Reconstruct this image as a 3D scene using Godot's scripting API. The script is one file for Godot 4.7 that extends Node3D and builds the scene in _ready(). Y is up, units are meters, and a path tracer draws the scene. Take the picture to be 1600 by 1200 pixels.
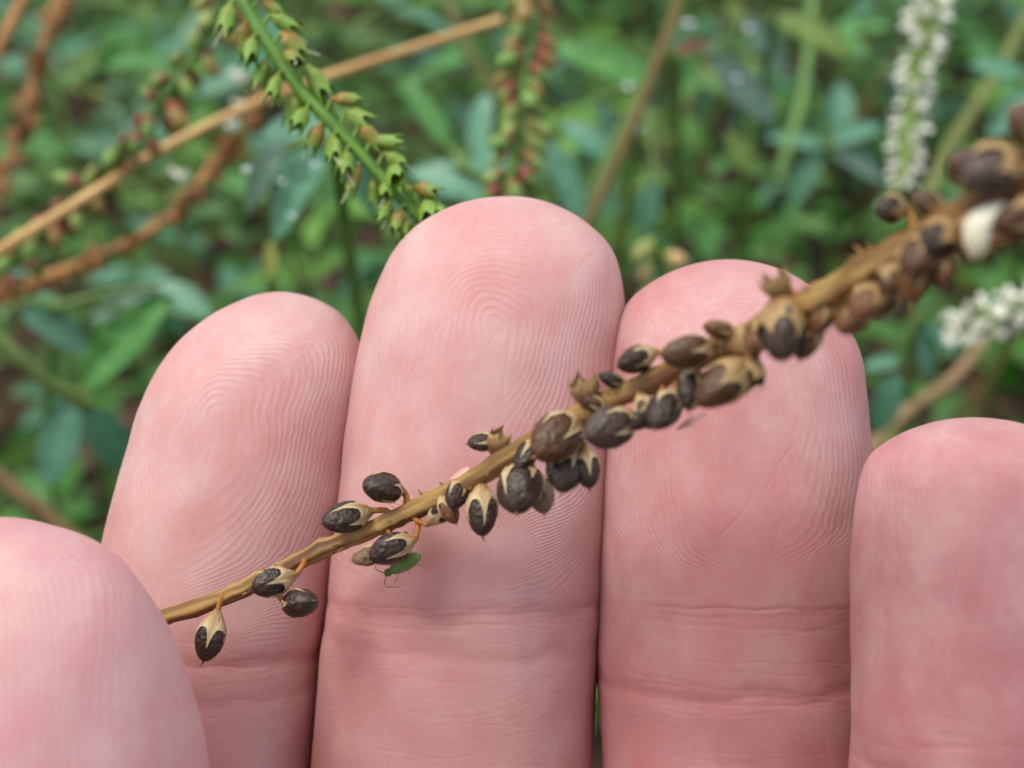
extends Node3D
# A left hand holds a dry seed stalk of a sweet-clover plant above a weedy meadow. Lengths below are millimetres where a name ends in _mm.

const FOCAL := 2064.0            # photo pixels
const SKIN_W := 600
const SKIN_H := 900
const SKIN_WMM := 28.0
const SKIN_HMM := 44.0

var eye := Transform3D()
var rng := RandomNumberGenerator.new()
var taken := {}
var M := {}
var leaflet_meshes := []
var pod_meshes := []
var husk_meshes := []

# ------------------------------------------------------------------ mesh builder
class Builder:
	var v := PackedVector3Array()
	var n := PackedVector3Array()
	var uv := PackedVector2Array()
	var c := PackedColorArray()
	var i := PackedInt32Array()

	func vert(p: Vector3, nn: Vector3, t := Vector2.ZERO, col := Color.WHITE) -> int:
		v.append(p); n.append(nn); uv.append(t); c.append(col)
		return v.size() - 1

	func tri(a: int, b: int, d: int) -> void:
		var face := (v[b] - v[a]).cross(v[d] - v[a])
		if face.dot(n[a] + n[b] + n[d]) > 0.0:
			i.append(a); i.append(d); i.append(b)
		else:
			i.append(a); i.append(b); i.append(d)

	func quad(a: int, b: int, d: int, e: int) -> void:
		tri(a, b, d); tri(a, d, e)

	# rows x cols grid of positions; normals from neighbours; "wrap" closes the columns (first and last column coincide)
	func grid(pos: PackedVector3Array, rows: int, cols: int, cols_wrap: bool, uvs: PackedVector2Array, colours: PackedColorArray, outward: Callable) -> void:
		var first := v.size()
		for r in rows:
			for k in cols:
				var r0 := maxi(r - 1, 0)
				var r1 := mini(r + 1, rows - 1)
				var k0 := k - 1
				var k1 := k + 1
				if cols_wrap:
					k0 = cols - 2 if k == 0 else k - 1
					k1 = 1 if k == cols - 1 else k + 1
				else:
					k0 = maxi(k0, 0)
					k1 = mini(k1, cols - 1)
				var a := pos[r1 * cols + k] - pos[r0 * cols + k]
				var b := pos[r * cols + k1] - pos[r * cols + k0]
				var nn := a.cross(b)
				if nn.length_squared() < 1e-24:
					nn = outward.call(r, k)
				elif nn.dot(outward.call(r, k)) < 0.0:
					nn = -nn
				vert(pos[r * cols + k], nn.normalized(), uvs[r * cols + k] if uvs.size() else Vector2(float(k) / (cols - 1), float(r) / (rows - 1)), colours[r * cols + k] if colours.size() else Color.WHITE)
		for r in rows - 1:
			for k in cols - 1:
				var a := first + r * cols + k
				quad(a, a + 1, a + cols + 1, a + cols)

	# tube along pts; rad per point; ribs modulate the radius; colour by Callable(t, angle) or one Color
	func tube(pts: PackedVector3Array, rad: PackedFloat32Array, sides: int, col: Variant = Color.WHITE, ribs := 0, rib := 0.0, caps := true) -> void:
		var pos := PackedVector3Array()
		var cols := PackedColorArray()
		var uvs := PackedVector2Array()
		var centre := PackedVector3Array()
		var up := Vector3.UP
		var m := pts.size()
		var ring: int = sides + 1
		for r in m:
			var along := (pts[mini(r + 1, m - 1)] - pts[maxi(r - 1, 0)]).normalized()
			if r == 0 and absf(along.dot(up)) > 0.9:
				up = Vector3.RIGHT
			up = (up - along * up.dot(along)).normalized()
			var side := along.cross(up)
			for k in ring:
				var th := TAU * k / sides
				var q: float = rad[r] * (1.0 + rib * cos(th * ribs))
				pos.append(pts[r] + (up * cos(th) + side * sin(th)) * q)
				centre.append(pts[r])
				cols.append(col.call(float(r) / (m - 1), th) if col is Callable else col)
				uvs.append(Vector2(float(k) / sides, float(r) / (m - 1)))
		grid(pos, m, ring, true, uvs, cols, func(r, k): return pos[r * ring + k] - centre[r * ring + k])
		if caps:
			for e in [0, m - 1]:
				var out := (pts[0] - pts[1]).normalized() if e == 0 else (pts[m - 1] - pts[m - 2]).normalized()
				var cc := vert(pts[e] + out * rad[e] * 0.3, out, Vector2(0.5, 0.5), cols[e * ring])
				var f := v.size()
				for k in ring:
					vert(pos[e * ring + k], (out + (pos[e * ring + k] - pts[e]).normalized() * 0.4).normalized(), Vector2(0.5, 0.5), cols[e * ring])
				for k in sides:
					tri(cc, f + k, f + k + 1)

	func blob(at: Vector3, size: Vector3, basis: Basis, col: Color, rows := 8, cols := 10) -> void:
		var pos := PackedVector3Array()
		var cc := PackedColorArray()
		for r in rows:
			for k in cols + 1:
				var a := PI * r / (rows - 1)
				var b := TAU * k / cols
				pos.append(at + basis * (Vector3(sin(a) * cos(b), cos(a), sin(a) * sin(b)) * size))
				cc.append(col)
		var w := cols + 1
		grid(pos, rows, w, true, PackedVector2Array(), cc, func(r, k): return pos[r * w + k] - at)

	func commit(mesh: ArrayMesh = null, material: Material = null) -> ArrayMesh:
		if mesh == null:
			mesh = ArrayMesh.new()
		var a := []
		a.resize(Mesh.ARRAY_MAX)
		a[Mesh.ARRAY_VERTEX] = v; a[Mesh.ARRAY_NORMAL] = n; a[Mesh.ARRAY_TEX_UV] = uv; a[Mesh.ARRAY_COLOR] = c; a[Mesh.ARRAY_INDEX] = i
		mesh.add_surface_from_arrays(Mesh.PRIMITIVE_TRIANGLES, a)
		if material:
			mesh.surface_set_material(mesh.get_surface_count() - 1, material)
		return mesh

# ------------------------------------------------------------------ scene helpers
func numbered(called: String) -> String:
	var k: int = taken.get(called, 0)
	taken[called] = k + 1
	return called if k == 0 else "%s_%03d" % [called, k]

func tag(o: Node, label := "", category := "", group := "", kind := "") -> void:
	if label: o.set_meta("label", label)
	if category: o.set_meta("category", category)
	if group: o.set_meta("group", group)
	if kind: o.set_meta("kind", kind)

func thing(called: String, at: Vector3, label: String, category: String, group := "") -> Node3D:
	var o := Node3D.new()
	o.name = numbered(called)
	add_child(o)
	o.position = at
	tag(o, label, category, group)
	return o

# a named mesh under parent; names repeat per parent
func part(called: String, mesh: Mesh, material: Material, parent: Node, at := Transform3D()) -> MeshInstance3D:
	var o := MeshInstance3D.new()
	var k := 0
	var wanted := called
	while parent.has_node(wanted):
		k += 1
		wanted = "%s_%03d" % [called, k]
	o.name = wanted
	o.mesh = mesh
	if material:
		o.material_override = material
	parent.add_child(o)
	o.transform = at
	return o

# camera millimetres to world metres, and a photo pixel at a depth (mm) to a world point
func mm(v: Vector3) -> Vector3:
	return eye * (v * 0.001)

func pix(px: float, py: float, d: float) -> Vector3:
	return mm(Vector3((px - 800.0) * d / FOCAL, (600.0 - py) * d / FOCAL, -d))

func lin(r: float, g: float, b: float) -> Color:    # sRGB bytes to a linear vertex colour
	return Color(r / 255.0, g / 255.0, b / 255.0).srgb_to_linear()

func spline(points: Array, steps: int) -> PackedVector3Array:
	var out := PackedVector3Array()
	var m := points.size()
	for s in m - 1:
		var p0: Vector3 = points[maxi(s - 1, 0)]
		var p1: Vector3 = points[s]
		var p2: Vector3 = points[s + 1]
		var p3: Vector3 = points[mini(s + 2, m - 1)]
		for k in steps:
			out.append(p1.cubic_interpolate(p2, p0, p3, float(k) / steps))
	out.append(points[m - 1])
	return out

func widths(m: int, a: float, b: float) -> PackedFloat32Array:
	var out := PackedFloat32Array()
	for k in m:
		out.append(lerpf(a, b, float(k) / maxi(m - 1, 1)))
	return out

func material(col: Color, rough := 0.6, vertex := false) -> StandardMaterial3D:
	var m := StandardMaterial3D.new()
	m.albedo_color = col
	m.roughness = rough
	m.vertex_color_use_as_albedo = vertex
	return m

# basis whose Y runs along dir and whose Z is as near to normal as it can be
func facing(dir: Vector3, normal: Vector3) -> Basis:
	var y := dir.normalized()
	var z := (normal - y * normal.dot(y)).normalized()
	return Basis(y.cross(z), y, z)

# ------------------------------------------------------------------ skin
func noise(seed_: int, freq: float, octaves := 3) -> FastNoiseLite:
	var f := FastNoiseLite.new()
	f.seed = seed_
	f.frequency = freq
	f.noise_type = FastNoiseLite.TYPE_SIMPLEX_SMOOTH
	f.fractal_octaves = octaves
	return f

func stroke(h: PackedFloat32Array, w: int, hh: int, a: Vector2, b: Vector2, bend: float, wide: float, deep: float) -> void:
	# a groove from a to b (pixels), bowed sideways by bend, fading at the ends
	var length := a.distance_to(b)
	var side := (b - a).orthogonal().normalized()
	var steps := int(length) + 1
	var reach := int(ceil(wide * 2.2))
	for s in steps:
		var t := float(s) / steps
		var p := a.lerp(b, t) + side * (bend * sin(PI * t) + 1.2 * sin(t * length * 0.09 + a.x))
		var fade := minf(1.0, 5.0 * minf(t, 1.0 - t)) * deep
		var x0 := int(p.x)
		var y0 := int(p.y)
		var steep := absf(b.y - a.y) > absf(b.x - a.x)
		for q in range(-reach, reach + 1):
			var x := x0 + (q if steep else 0)
			var y := y0 + (0 if steep else q)
			if x >= 0 and x < w and y >= 0 and y < hh:
				var off := (x - p.x) if steep else (y - p.y)
				h[y * w + x] -= fade * exp(-off * off / (wide * wide))

# core: where the ridges turn, in mm (x from the middle, y from the tip); crease rows in mm
func skin_material(seed_: int, shade_tone: float, core: Vector2, lean: float, creases: Array, ridge: float, w: int, hh: int, flush_shade: Color) -> StandardMaterial3D:
	var r := RandomNumberGenerator.new()
	r.seed = seed_
	var warp := noise(seed_, 0.09, 2)
	var patch := noise(seed_ + 7, 0.22, 2)
	var px := w / SKIN_WMM
	var py := hh / SKIN_HMM
	var fine := noise(seed_ + 13, 0.9, 2)
	var cell := 4
	var cw := w / cell + 2
	var ch := hh / cell + 2
	var phase := PackedFloat32Array()
	var amp := PackedFloat32Array()
	phase.resize(cw * ch)
	amp.resize(cw * ch)
	for cy in ch:
		for cx in cw:
			var x := cx * cell / px - SKIN_WMM / 2.0
			var y := cy * cell / py
			x += warp.get_noise_2d(x * 1.0, y) * 1.1
			y += warp.get_noise_2d(x + 90.0, y) * 1.1
			var dx := x - core.x - (y - core.y) * lean
			var dy := y - core.y
			var f: float
			if dy < 0.0:
				f = sqrt(dx * dx + dy * dy * 0.92)
			else:
				f = sqrt(dx * dx + dy * dy * 0.11)
			var low := smoothstep(10.0, 16.0, dy + absf(dx) * 0.2)
			f = lerpf(f, 2.4 + dy * 0.85 + (sqrt(dx * dx + 9.0) - 3.0) * 0.3, low)
			phase[cy * cw + cx] = f * TAU / 0.41 + fine.get_noise_2d(x, y) * 1.5
			var e := 1.0 - smoothstep(9.5, 13.0, absf(x))
			e *= 0.7 + 0.4 * clampf(0.6 + patch.get_noise_2d(x, y) * 1.4, 0.0, 1.0)
			e *= 1.0 - 0.72 * smoothstep(creases[0] - 4.0, creases[0] - 1.0, y)
			e *= smoothstep(0.0, 1.5, y) * (1.0 + 0.9 * (1.0 - smoothstep(5.0, 13.0, y)))
			e *= 1.0 - 0.75 * exp(-dx * dx / 5.0) * smoothstep(0.0, 2.5, dy)
			amp[cy * cw + cx] = e * ridge
	var h := PackedFloat32Array()
	h.resize(w * hh)
	for y in hh:
		var gy := y / cell
		var ty := float(y % cell) / cell
		for x in w:
			var at := gy * cw + x / cell
			var tx := float(x % cell) / cell
			var p := lerpf(lerpf(phase[at], phase[at + 1], tx), lerpf(phase[at + cw], phase[at + cw + 1], tx), ty)
			h[y * w + x] = 0.55 + amp[at] * (0.5 * cos(p) + 0.12 * cos(2.0 * p)) + 0.02 * r.randf()
	# long fine wrinkles down the pad, and cross lines below the joint
	var k := px / 21.0
	for j in 46:
		var x := r.randf_range(0.22, 0.78) * w
		var y := r.randf_range(core.y - 1.0, core.y + 15.0) * py
		stroke(h, w, hh, Vector2(x, y), Vector2(x + r.randf_range(-26, 26) * k, y + r.randf_range(40, 150) * k), r.randf_range(-8, 8) * k, r.randf_range(1.2, 2.6) * k, r.randf_range(0.08, 0.28))
	for j in 10:
		var x := r.randf_range(0.15, 0.8) * w
		var y := r.randf_range(core.y - 4.0, core.y + 12.0) * py
		stroke(h, w, hh, Vector2(x, y), Vector2(x + r.randf_range(40, 90) * k, y - r.randf_range(40, 110) * k), r.randf_range(-6, 6) * k, 1.6 * k, r.randf_range(0.1, 0.3))
	for c in creases:
		for j in 3:
			var x := r.randf_range(0.1, 0.4) * w
			var y: float = (c + r.randfn(0.0, 0.5)) * py
			stroke(h, w, hh, Vector2(x, y), Vector2(x + r.randf_range(200, 330) * k, y + r.randf_range(-8, 12) * k), r.randf_range(-6, 8) * k, r.randf_range(2.0, 3.4) * k, r.randf_range(0.25, 0.6))
		for j in 9:
			var x := r.randf_range(0.05, 0.6) * w
			var y: float = (c + r.randfn(0.0, 0.9)) * py
			stroke(h, w, hh, Vector2(x, y), Vector2(x + r.randf_range(70, 260) * k, y + r.randf_range(-14, 14) * k), r.randf_range(-8, 8) * k, r.randf_range(1.4, 3.2) * k, r.randf_range(0.08, 0.32))
	for j in 190:
		var x := r.randf_range(0.0, 0.85) * w
		var y: float = r.randf_range(creases[0] - 2.0, SKIN_HMM) * py
		stroke(h, w, hh, Vector2(x, y), Vector2(x + r.randf_range(40, 160) * k, y + r.randf_range(-18, 18) * k), r.randf_range(-7, 7) * k, r.randf_range(1.0, 2.4) * k, r.randf_range(0.04, 0.15))
	for j in 60:
		var x := r.randf_range(0.1, 0.9) * w
		var y: float = r.randf_range(creases[0], SKIN_HMM - 6.0) * py
		stroke(h, w, hh, Vector2(x, y), Vector2(x + r.randf_range(-16, 16) * k, y + r.randf_range(40, 130) * k), r.randf_range(-5, 5) * k, r.randf_range(1.0, 2.0) * k, r.randf_range(0.05, 0.18))
	var relief := Image.create_from_data(w, hh, false, Image.FORMAT_RF, h.to_byte_array())
	# blood under the skin: blotches of pink, pale and red, plus painted shade
	var bw := 160
	var bh := 250
	var blush_shade := Image.create(bw, bh, false, Image.FORMAT_RGB8)
	var n1 := noise(seed_ + 3, 0.11, 3)
	var n2 := noise(seed_ + 5, 0.4, 2)
	var n3 := noise(seed_ + 6, 1.6, 2)
	var base := Color(0.81, 0.662, 0.645) * Color(lerpf(1.0, 0.95, shade_tone), lerpf(1.0, 0.89, shade_tone), lerpf(1.0, 0.9, shade_tone))  # shade on the ring and little fingers put into a darker, redder base
	var pale := Color(0.845, 0.70, 0.68)
	for y in bh:
		for x in bw:
			var xm := x * SKIN_WMM / bw
			var ym := y * SKIN_HMM / bh
			var a := n1.get_noise_2d(xm, ym * 0.8) * 0.8 + n2.get_noise_2d(xm, ym * 0.7) * 0.35 + n3.get_noise_2d(xm, ym) * 0.25
			var c := base.lerp(flush_shade, clampf(0.38 + a * 0.62, 0.0, 1.0))
			c = c.lerp(flush_shade, 0.4 * smoothstep(16.0, 36.0, ym))  # redder down the finger: light bounced between fingers painted in
			c = c.lerp(pale, clampf(-a * 0.2, 0.0, 0.2))
			for cr in creases:
				c = c.lerp(flush_shade, 0.35 * exp(-pow((ym - cr) / 0.8, 2.0)))
			blush_shade.set_pixel(x, y, c)
	var m := StandardMaterial3D.new()
	m.albedo_texture = ImageTexture.create_from_image(blush_shade)
	m.texture_repeat = false
	m.roughness = 0.6
	m.metallic_specular = 0.5
	m.heightmap_enabled = true
	m.heightmap_texture = ImageTexture.create_from_image(relief)
	m.heightmap_scale = 0.005      # centimetres
	m.subsurf_scatter_enabled = true
	m.subsurf_scatter_strength = 0.22
	return m

func hermite(rows: Array, col: int, y: float, squared := false) -> float:
	var m := rows.size()
	var s := 0
	while s < m - 2 and y > rows[s + 1][0]:
		s += 1
	var y0: float = rows[s][0]
	var y1: float = rows[s + 1][0]
	var g := func(k: int) -> float:
		var q: float = rows[clampi(k, 0, m - 1)][col]
		return q * q if squared else q
	var slope := func(k: int) -> float:
		var a := clampi(k - 1, 0, m - 1)
		var b := clampi(k + 1, 0, m - 1)
		return (g.call(b) - g.call(a)) / (rows[b][0] - rows[a][0])
	var t := clampf((y - y0) / (y1 - y0), 0.0, 1.0)
	var h := y1 - y0
	var t2 := t * t
	var t3 := t2 * t
	var out: float = (2 * t3 - 3 * t2 + 1) * g.call(s) + (t3 - 2 * t2 + t) * h * slope.call(s) + (3 * t2 - 2 * t3) * g.call(s + 1) + (t3 - t2) * h * slope.call(s + 1)
	return sqrt(maxf(out, 0.0)) if squared else out

# rows: [photo y, left, right, depth of the axis in mm]; the tip comes first. The finger is a closed tube with a pad, joint folds and its own skin chart.
func finger(mesh: ArrayMesh, origin: Vector3, outline: Array, pad: float, back: float, creases: Array, skin: Material, seed_: int) -> void:
	var rows := []
	for o in outline:
		rows.append([o[0], (o[1] + o[2]) / 2.0, (o[2] - o[1]) / 2.0, o[3]])
	var wob := noise(seed_, 0.3, 2)
	var lumps := noise(seed_ + 1, 0.11, 2)
	var ys := PackedFloat32Array()
	var tip: float = rows[0][0]
	var last: float = rows[rows.size() - 1][0]
	for k in 26:
		ys.append(tip + 70.0 * pow(k / 26.0, 2.0) + 0.02 * k)
	var y := tip + 70.0
	while y < last:
		ys.append(y)
		y += 8.0 if y < 1270.0 else 36.0
	ys.append(last)
	var cols := 105
	var pos := PackedVector3Array()
	var uvs := PackedVector2Array()
	var mid := PackedVector3Array()
	var v_mm := 0.0
	var before := Vector3.ZERO
	for r in ys.size():
		y = ys[r]
		var d := hermite(rows, 3, y)
		var cx := hermite(rows, 1, y)
		var hw := hermite(rows, 2, y, true) * d / FOCAL if r > 0 else 0.0
		var down := (y - tip) * d / FOCAL
		var full := 1.0 - exp(-down / 9.0)
		var c := Vector3((cx - 800.0) * d / FOCAL, (600.0 - y) * d / FOCAL, -d - 1.3 * exp(-down / 5.0))
		var hp := hw * lerpf(0.86, pad, full)
		var hd := hw * lerpf(0.62, back, full)
		var front := c + Vector3(0, 0, hp)
		if r > 0:
			v_mm += front.distance_to(before)
		before = front
		for k in cols:
			var th := TAU * k / (cols - 1) - PI
			var sx := sin(th)
			var cz := cos(th)
			var e := 0.92
			var q := Vector3(signf(sx) * pow(absf(sx), e) * hw, 0.0, signf(cz) * pow(absf(cz), e) * (hp if cz > 0.0 else hd))
			var arc := th * (hw * 0.55 + hp * 0.45)
			var palmar := smoothstep(-0.35, 0.5, cz)
			var dent := 0.0
			for cr in creases:
				var off: float = v_mm - cr[0] - cr[2] * arc - wob.get_noise_1d(arc + cr[0] * 9.0) * 0.5
				dent += cr[1] * palmar * (exp(-off * off / 0.16) + 0.4 * exp(-off * off / 3.2))
			var swell := lumps.get_noise_2d(arc, v_mm) * 0.16 * minf(hw / 6.0, 1.0)
			var out := q.normalized() if q.length_squared() > 1e-9 else Vector3(0, 1, 0)
			pos.append(mm(c + q + out * (swell - dent)) - origin)
			mid.append(mm(c) - origin)
			uvs.append(Vector2(0.5 + arc / SKIN_WMM, v_mm / SKIN_HMM))
	var top := mm(Vector3(0, 1, 0)) - mm(Vector3.ZERO)
	var b := Builder.new()
	b.grid(pos, ys.size(), cols, true, uvs, PackedColorArray(), func(r, k): return top if r == 0 else pos[r * cols + k] - mid[r * cols + k])
	b.commit(mesh, skin)

# the palm, heel of the thumb, wrist and forearm: tapered capsules joined smoothly and meshed as surface nets
func palm(mesh: ArrayMesh, origin: Vector3, bones: Array, cell: float, blend: float, skin: Material) -> void:
	var lo := Vector3.INF
	var hi := -Vector3.INF
	for q in bones:
		var reach := Vector3.ONE * (maxf(q[2], q[3]) + cell * 2)
		lo = lo.min(q[0] - reach).min(q[1] - reach)
		hi = hi.max(q[0] + reach).max(q[1] + reach)
	var nx := int((hi.x - lo.x) / cell) + 2
	var ny := int((hi.y - lo.y) / cell) + 2
	var nz := int((hi.z - lo.z) / cell) + 2
	var f := PackedFloat32Array()
	f.resize(nx * ny * nz)
	f.fill(1e3)
	for q in bones:   # only the cells near each bone
		var reach := Vector3.ONE * (maxf(q[2], q[3]) + blend + cell * 2)
		var a: Vector3 = q[0]
		var ab: Vector3 = q[1] - a
		var l2 := ab.length_squared()
		var bl := ((a.min(q[1]) - reach - lo) / cell).floor()
		var bh := ((a.max(q[1]) + reach - lo) / cell).ceil()
		for z in range(maxi(int(bl.z), 0), mini(int(bh.z), nz)):
			for y in range(maxi(int(bl.y), 0), mini(int(bh.y), ny)):
				for x in range(maxi(int(bl.x), 0), mini(int(bh.x), nx)):
					var p := lo + Vector3(x, y, z) * cell
					var t := clampf((p - a).dot(ab) / l2, 0.0, 1.0)
					var dist: float = p.distance_to(a + ab * t) - lerpf(q[2], q[3], t)
					var at := (z * ny + y) * nx + x
					var old := f[at]
					var h := maxf(blend - absf(old - dist), 0.0) / blend
					f[at] = minf(old, dist) - h * h * blend * 0.25
	var b := Builder.new()
	var index := {}
	for z in nz - 1:
		for y in ny - 1:
			for x in nx - 1:
				var sum := Vector3.ZERO
				var count := 0
				var at := (z * ny + y) * nx + x
				var inside := 0
				for k in 8:
					inside += 1 if f[at + (k & 1) + ((k >> 1) & 1) * nx + (k >> 2) * nx * ny] < 0.0 else 0
				if inside == 0 or inside == 8:
					continue
				for k in 8:
					for ax in 3:
						if k & (1 << ax) == 0:
							var k2 := k | (1 << ax)
							var fa := f[at + (k & 1) + ((k >> 1) & 1) * nx + (k >> 2) * nx * ny]
							var fb := f[at + (k2 & 1) + ((k2 >> 1) & 1) * nx + (k2 >> 2) * nx * ny]
							if (fa < 0.0) != (fb < 0.0):
								var t := fa / (fa - fb)
								sum += Vector3(k & 1, (k >> 1) & 1, k >> 2).lerp(Vector3(k2 & 1, (k2 >> 1) & 1, k2 >> 2), t)
								count += 1
				var g := Vector3(f[at + 1] - f[at], f[at + nx] - f[at], f[at + nx * ny] - f[at])
				index[at] = b.vert(mm(lo + (Vector3(x, y, z) + sum / count) * cell) - origin, (eye.basis * g).normalized(), Vector2(0.1, 0.9))
	for z in range(1, nz - 1):
		for y in range(1, ny - 1):
			for x in range(1, nx - 1):
				var at := (z * ny + y) * nx + x
				var here := f[at] < 0.0
				var step := [1, nx, nx * ny]
				for ax in 3:
					if here != (f[at + step[ax]] < 0.0):
						var u: int = step[(ax + 1) % 3]
						var w: int = step[(ax + 2) % 3]
						if index.has(at) and index.has(at - u) and index.has(at - u - w) and index.has(at - w):
							b.quad(index[at], index[at - u], index[at - u - w], index[at - w])
	b.commit(mesh, skin)

func body(x: float, y: float, z: float) -> Vector3:     # world mm to camera mm
	return eye.affine_inverse() * (Vector3(x, y, z) * 0.001) * 1000.0

func make_hand() -> void:
	var origin := mm(Vector3(0, -110, -88))
	var hand := MeshInstance3D.new()
	hand.name = "hand"
	add_child(hand)
	hand.position = origin
	tag(hand, "left hand with palm towards the viewer, thumb pinching a dry stalk against its fingers", "hand")
	var mesh := ArrayMesh.new()
	var red := Color(0.77, 0.52, 0.505)
	var s_index := skin_material(11, 0.0, Vector2(-0.4, 13.0), -0.1, [29.0], 0.4, SKIN_W, SKIN_H, red)
	var s_middle := skin_material(22, 0.2, Vector2(-0.2, 15.0), -0.06, [32.6], 0.4, SKIN_W, SKIN_H, red)
	var s_ring := skin_material(33, 0.8, Vector2(0.3, 13.5), 0.0, [27.6, 32.4], 0.34, SKIN_W, SKIN_H, Color(0.73, 0.455, 0.445))  # deeper red: shade over the ring finger painted into its skin
	var s_little := skin_material(44, 1.0, Vector2(0.2, 9.5), 0.02, [22.0], 0.26, SKIN_W / 2, SKIN_H / 2, Color(0.69, 0.42, 0.435))  # deepest red: the little finger carries the most painted shade
	var s_thumb := skin_material(55, 0.0, Vector2(0.5, 11.0), 0.0, [29.0], 0.3, SKIN_W / 2, SKIN_H / 2, Color(0.78, 0.53, 0.545))
	# [photo y, left edge, right edge, axis depth]; each finger runs on below the picture to its knuckle
	finger(mesh, origin, [[454, 432, 432, 89], [470, 368, 498, 88.5], [495, 322, 536, 88.2], [545, 271, 565, 88], [610, 234, 573, 88], [700, 205, 567, 88], [840, 166, 545, 88], [1000, 136, 520, 88], [1200, 104, 488, 87], [1500, 60, 452, 86], [1900, 10, 415, 86], [2250, -20, 395, 88]],
		0.95, 0.82, [[29.0, 0.18, 0.02], [31.4, 0.1, -0.03]], s_index, 1)
	finger(mesh, origin, [[304, 795, 795, 88], [318, 712, 868, 87.4], [345, 661, 914, 87], [390, 616, 956, 86.8], [440, 590, 973, 86.6], [500, 573, 978, 86.5], [600, 551, 974, 86.4], [740, 533, 963, 86], [900, 518, 950, 85.8], [1000, 506, 941, 85.8], [1200, 486, 922, 86.2], [1500, 455, 905, 86.6], [1900, 420, 880, 86], [2350, 400, 850, 86]],
		0.92, 0.82, [[32.6, 0.13, 0.0], [35.0, 0.08, 0.03]], s_middle, 2)
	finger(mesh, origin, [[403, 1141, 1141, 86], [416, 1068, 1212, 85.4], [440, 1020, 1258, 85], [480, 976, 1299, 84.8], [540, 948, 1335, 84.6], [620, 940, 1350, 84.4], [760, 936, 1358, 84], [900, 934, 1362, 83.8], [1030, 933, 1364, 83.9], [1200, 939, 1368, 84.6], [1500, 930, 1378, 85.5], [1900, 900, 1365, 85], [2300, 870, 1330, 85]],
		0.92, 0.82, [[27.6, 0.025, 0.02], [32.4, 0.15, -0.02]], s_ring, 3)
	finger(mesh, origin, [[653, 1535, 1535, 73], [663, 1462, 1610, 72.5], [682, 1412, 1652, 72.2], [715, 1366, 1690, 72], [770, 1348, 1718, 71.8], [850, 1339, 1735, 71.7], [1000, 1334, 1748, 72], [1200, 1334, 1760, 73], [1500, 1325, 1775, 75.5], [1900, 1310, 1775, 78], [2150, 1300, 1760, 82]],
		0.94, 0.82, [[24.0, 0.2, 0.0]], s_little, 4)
	finger(mesh, origin, [[812, -20, -20, 69], [828, -108, 72, 68.6], [850, -160, 130, 68.4], [890, -215, 185, 68.2], [940, -255, 223, 68], [1000, -285, 256, 68], [1080, -312, 286, 68], [1200, -335, 316, 68], [1400, -355, 335, 68.5], [1800, -370, 330, 71], [2300, -380, 340, 76]],
		0.9, 0.9, [[31.0, 0.2, 0.0]], s_thumb, 5)
	var s_palm := material(Color(0.79, 0.555, 0.555), 0.5)
	s_palm.subsurf_scatter_enabled = true
	s_palm.subsurf_scatter_strength = 0.22
	# wrist and forearm run down and back towards the person behind the camera
	palm(mesh, origin, [
		[Vector3(-26, -62, -87), Vector3(-20, -92, -88), 8.6, 10.5], [Vector3(-7, -66, -86), Vector3(-5, -95, -88), 9.2, 11.0], [Vector3(13, -62, -84), Vector3(10, -92, -86), 9.2, 11.0], [Vector3(30, -56, -80), Vector3(25, -88, -83), 8.4, 10.5],
		[Vector3(-29, -56, -74), Vector3(-26, -100, -82), 11.2, 15.0], [Vector3(-22, -95, -86), Vector3(-12, -146, -84), 12.0, 14.0], [Vector3(-5, -92, -88), Vector3(-2, -148, -85), 12.0, 14.0], [Vector3(10, -90, -86), Vector3(6, -148, -85), 12.0, 14.0],
		[Vector3(26, -85, -83), Vector3(14, -146, -83), 11.5, 13.5], [Vector3(-28, -92, -80), Vector3(-16, -140, -80), 15.5, 14.0], [Vector3(24, -105, -78), Vector3(14, -140, -79), 12.0, 12.0],
		[Vector3(-12, -144, -84), Vector3(-14, -185, -66), 15.0, 16.0], [Vector3(12, -144, -84), Vector3(12, -185, -66), 15.0, 16.0], [Vector3(0, -180, -68), Vector3(4, -235, 60), 23.0, 36.0]], 3.0, 9.0, s_palm)
	hand.mesh = mesh
	# unseen rest of the person, kneeling with hood up, added to shade the hand
	var shading_coat := ArrayMesh.new()
	palm(shading_coat, origin, [
		[Vector3(3, -214, 10), Vector3(4, -240, 70), 38.0, 46.0], [body(-10, 175, 215), body(-190, 520, 420), 48.0, 62.0], [body(-190, 540, 430), body(190, 540, 430), 70.0, 70.0], [body(190, 520, 420), body(230, 330, 300), 62.0, 50.0], [body(230, 330, 300), body(120, 345, 120), 48.0, 40.0],
		[body(0, 60, 560), body(0, 500, 390), 170.0, 140.0], [body(0, 540, 370), body(0, 710, 260), 85.0, 115.0], [body(-90, 70, 560), body(-110, 70, 260), 95.0, 80.0], [body(90, 70, 560), body(110, 70, 260), 95.0, 80.0]], 16.0, 40.0, null)
	part("shading_jacket", shading_coat, M.cloth, hand)  # out of view, added to block sky light behind the camera

# ------------------------------------------------------------------ seed pods
func pod_radius(y: float) -> float:      # y runs 0..1 from base to tip
	return 0.345 * pow(maxf(sin(PI * pow(clampf(y, 0.0, 1.0), 0.9)), 0.0), 0.52)

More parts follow.
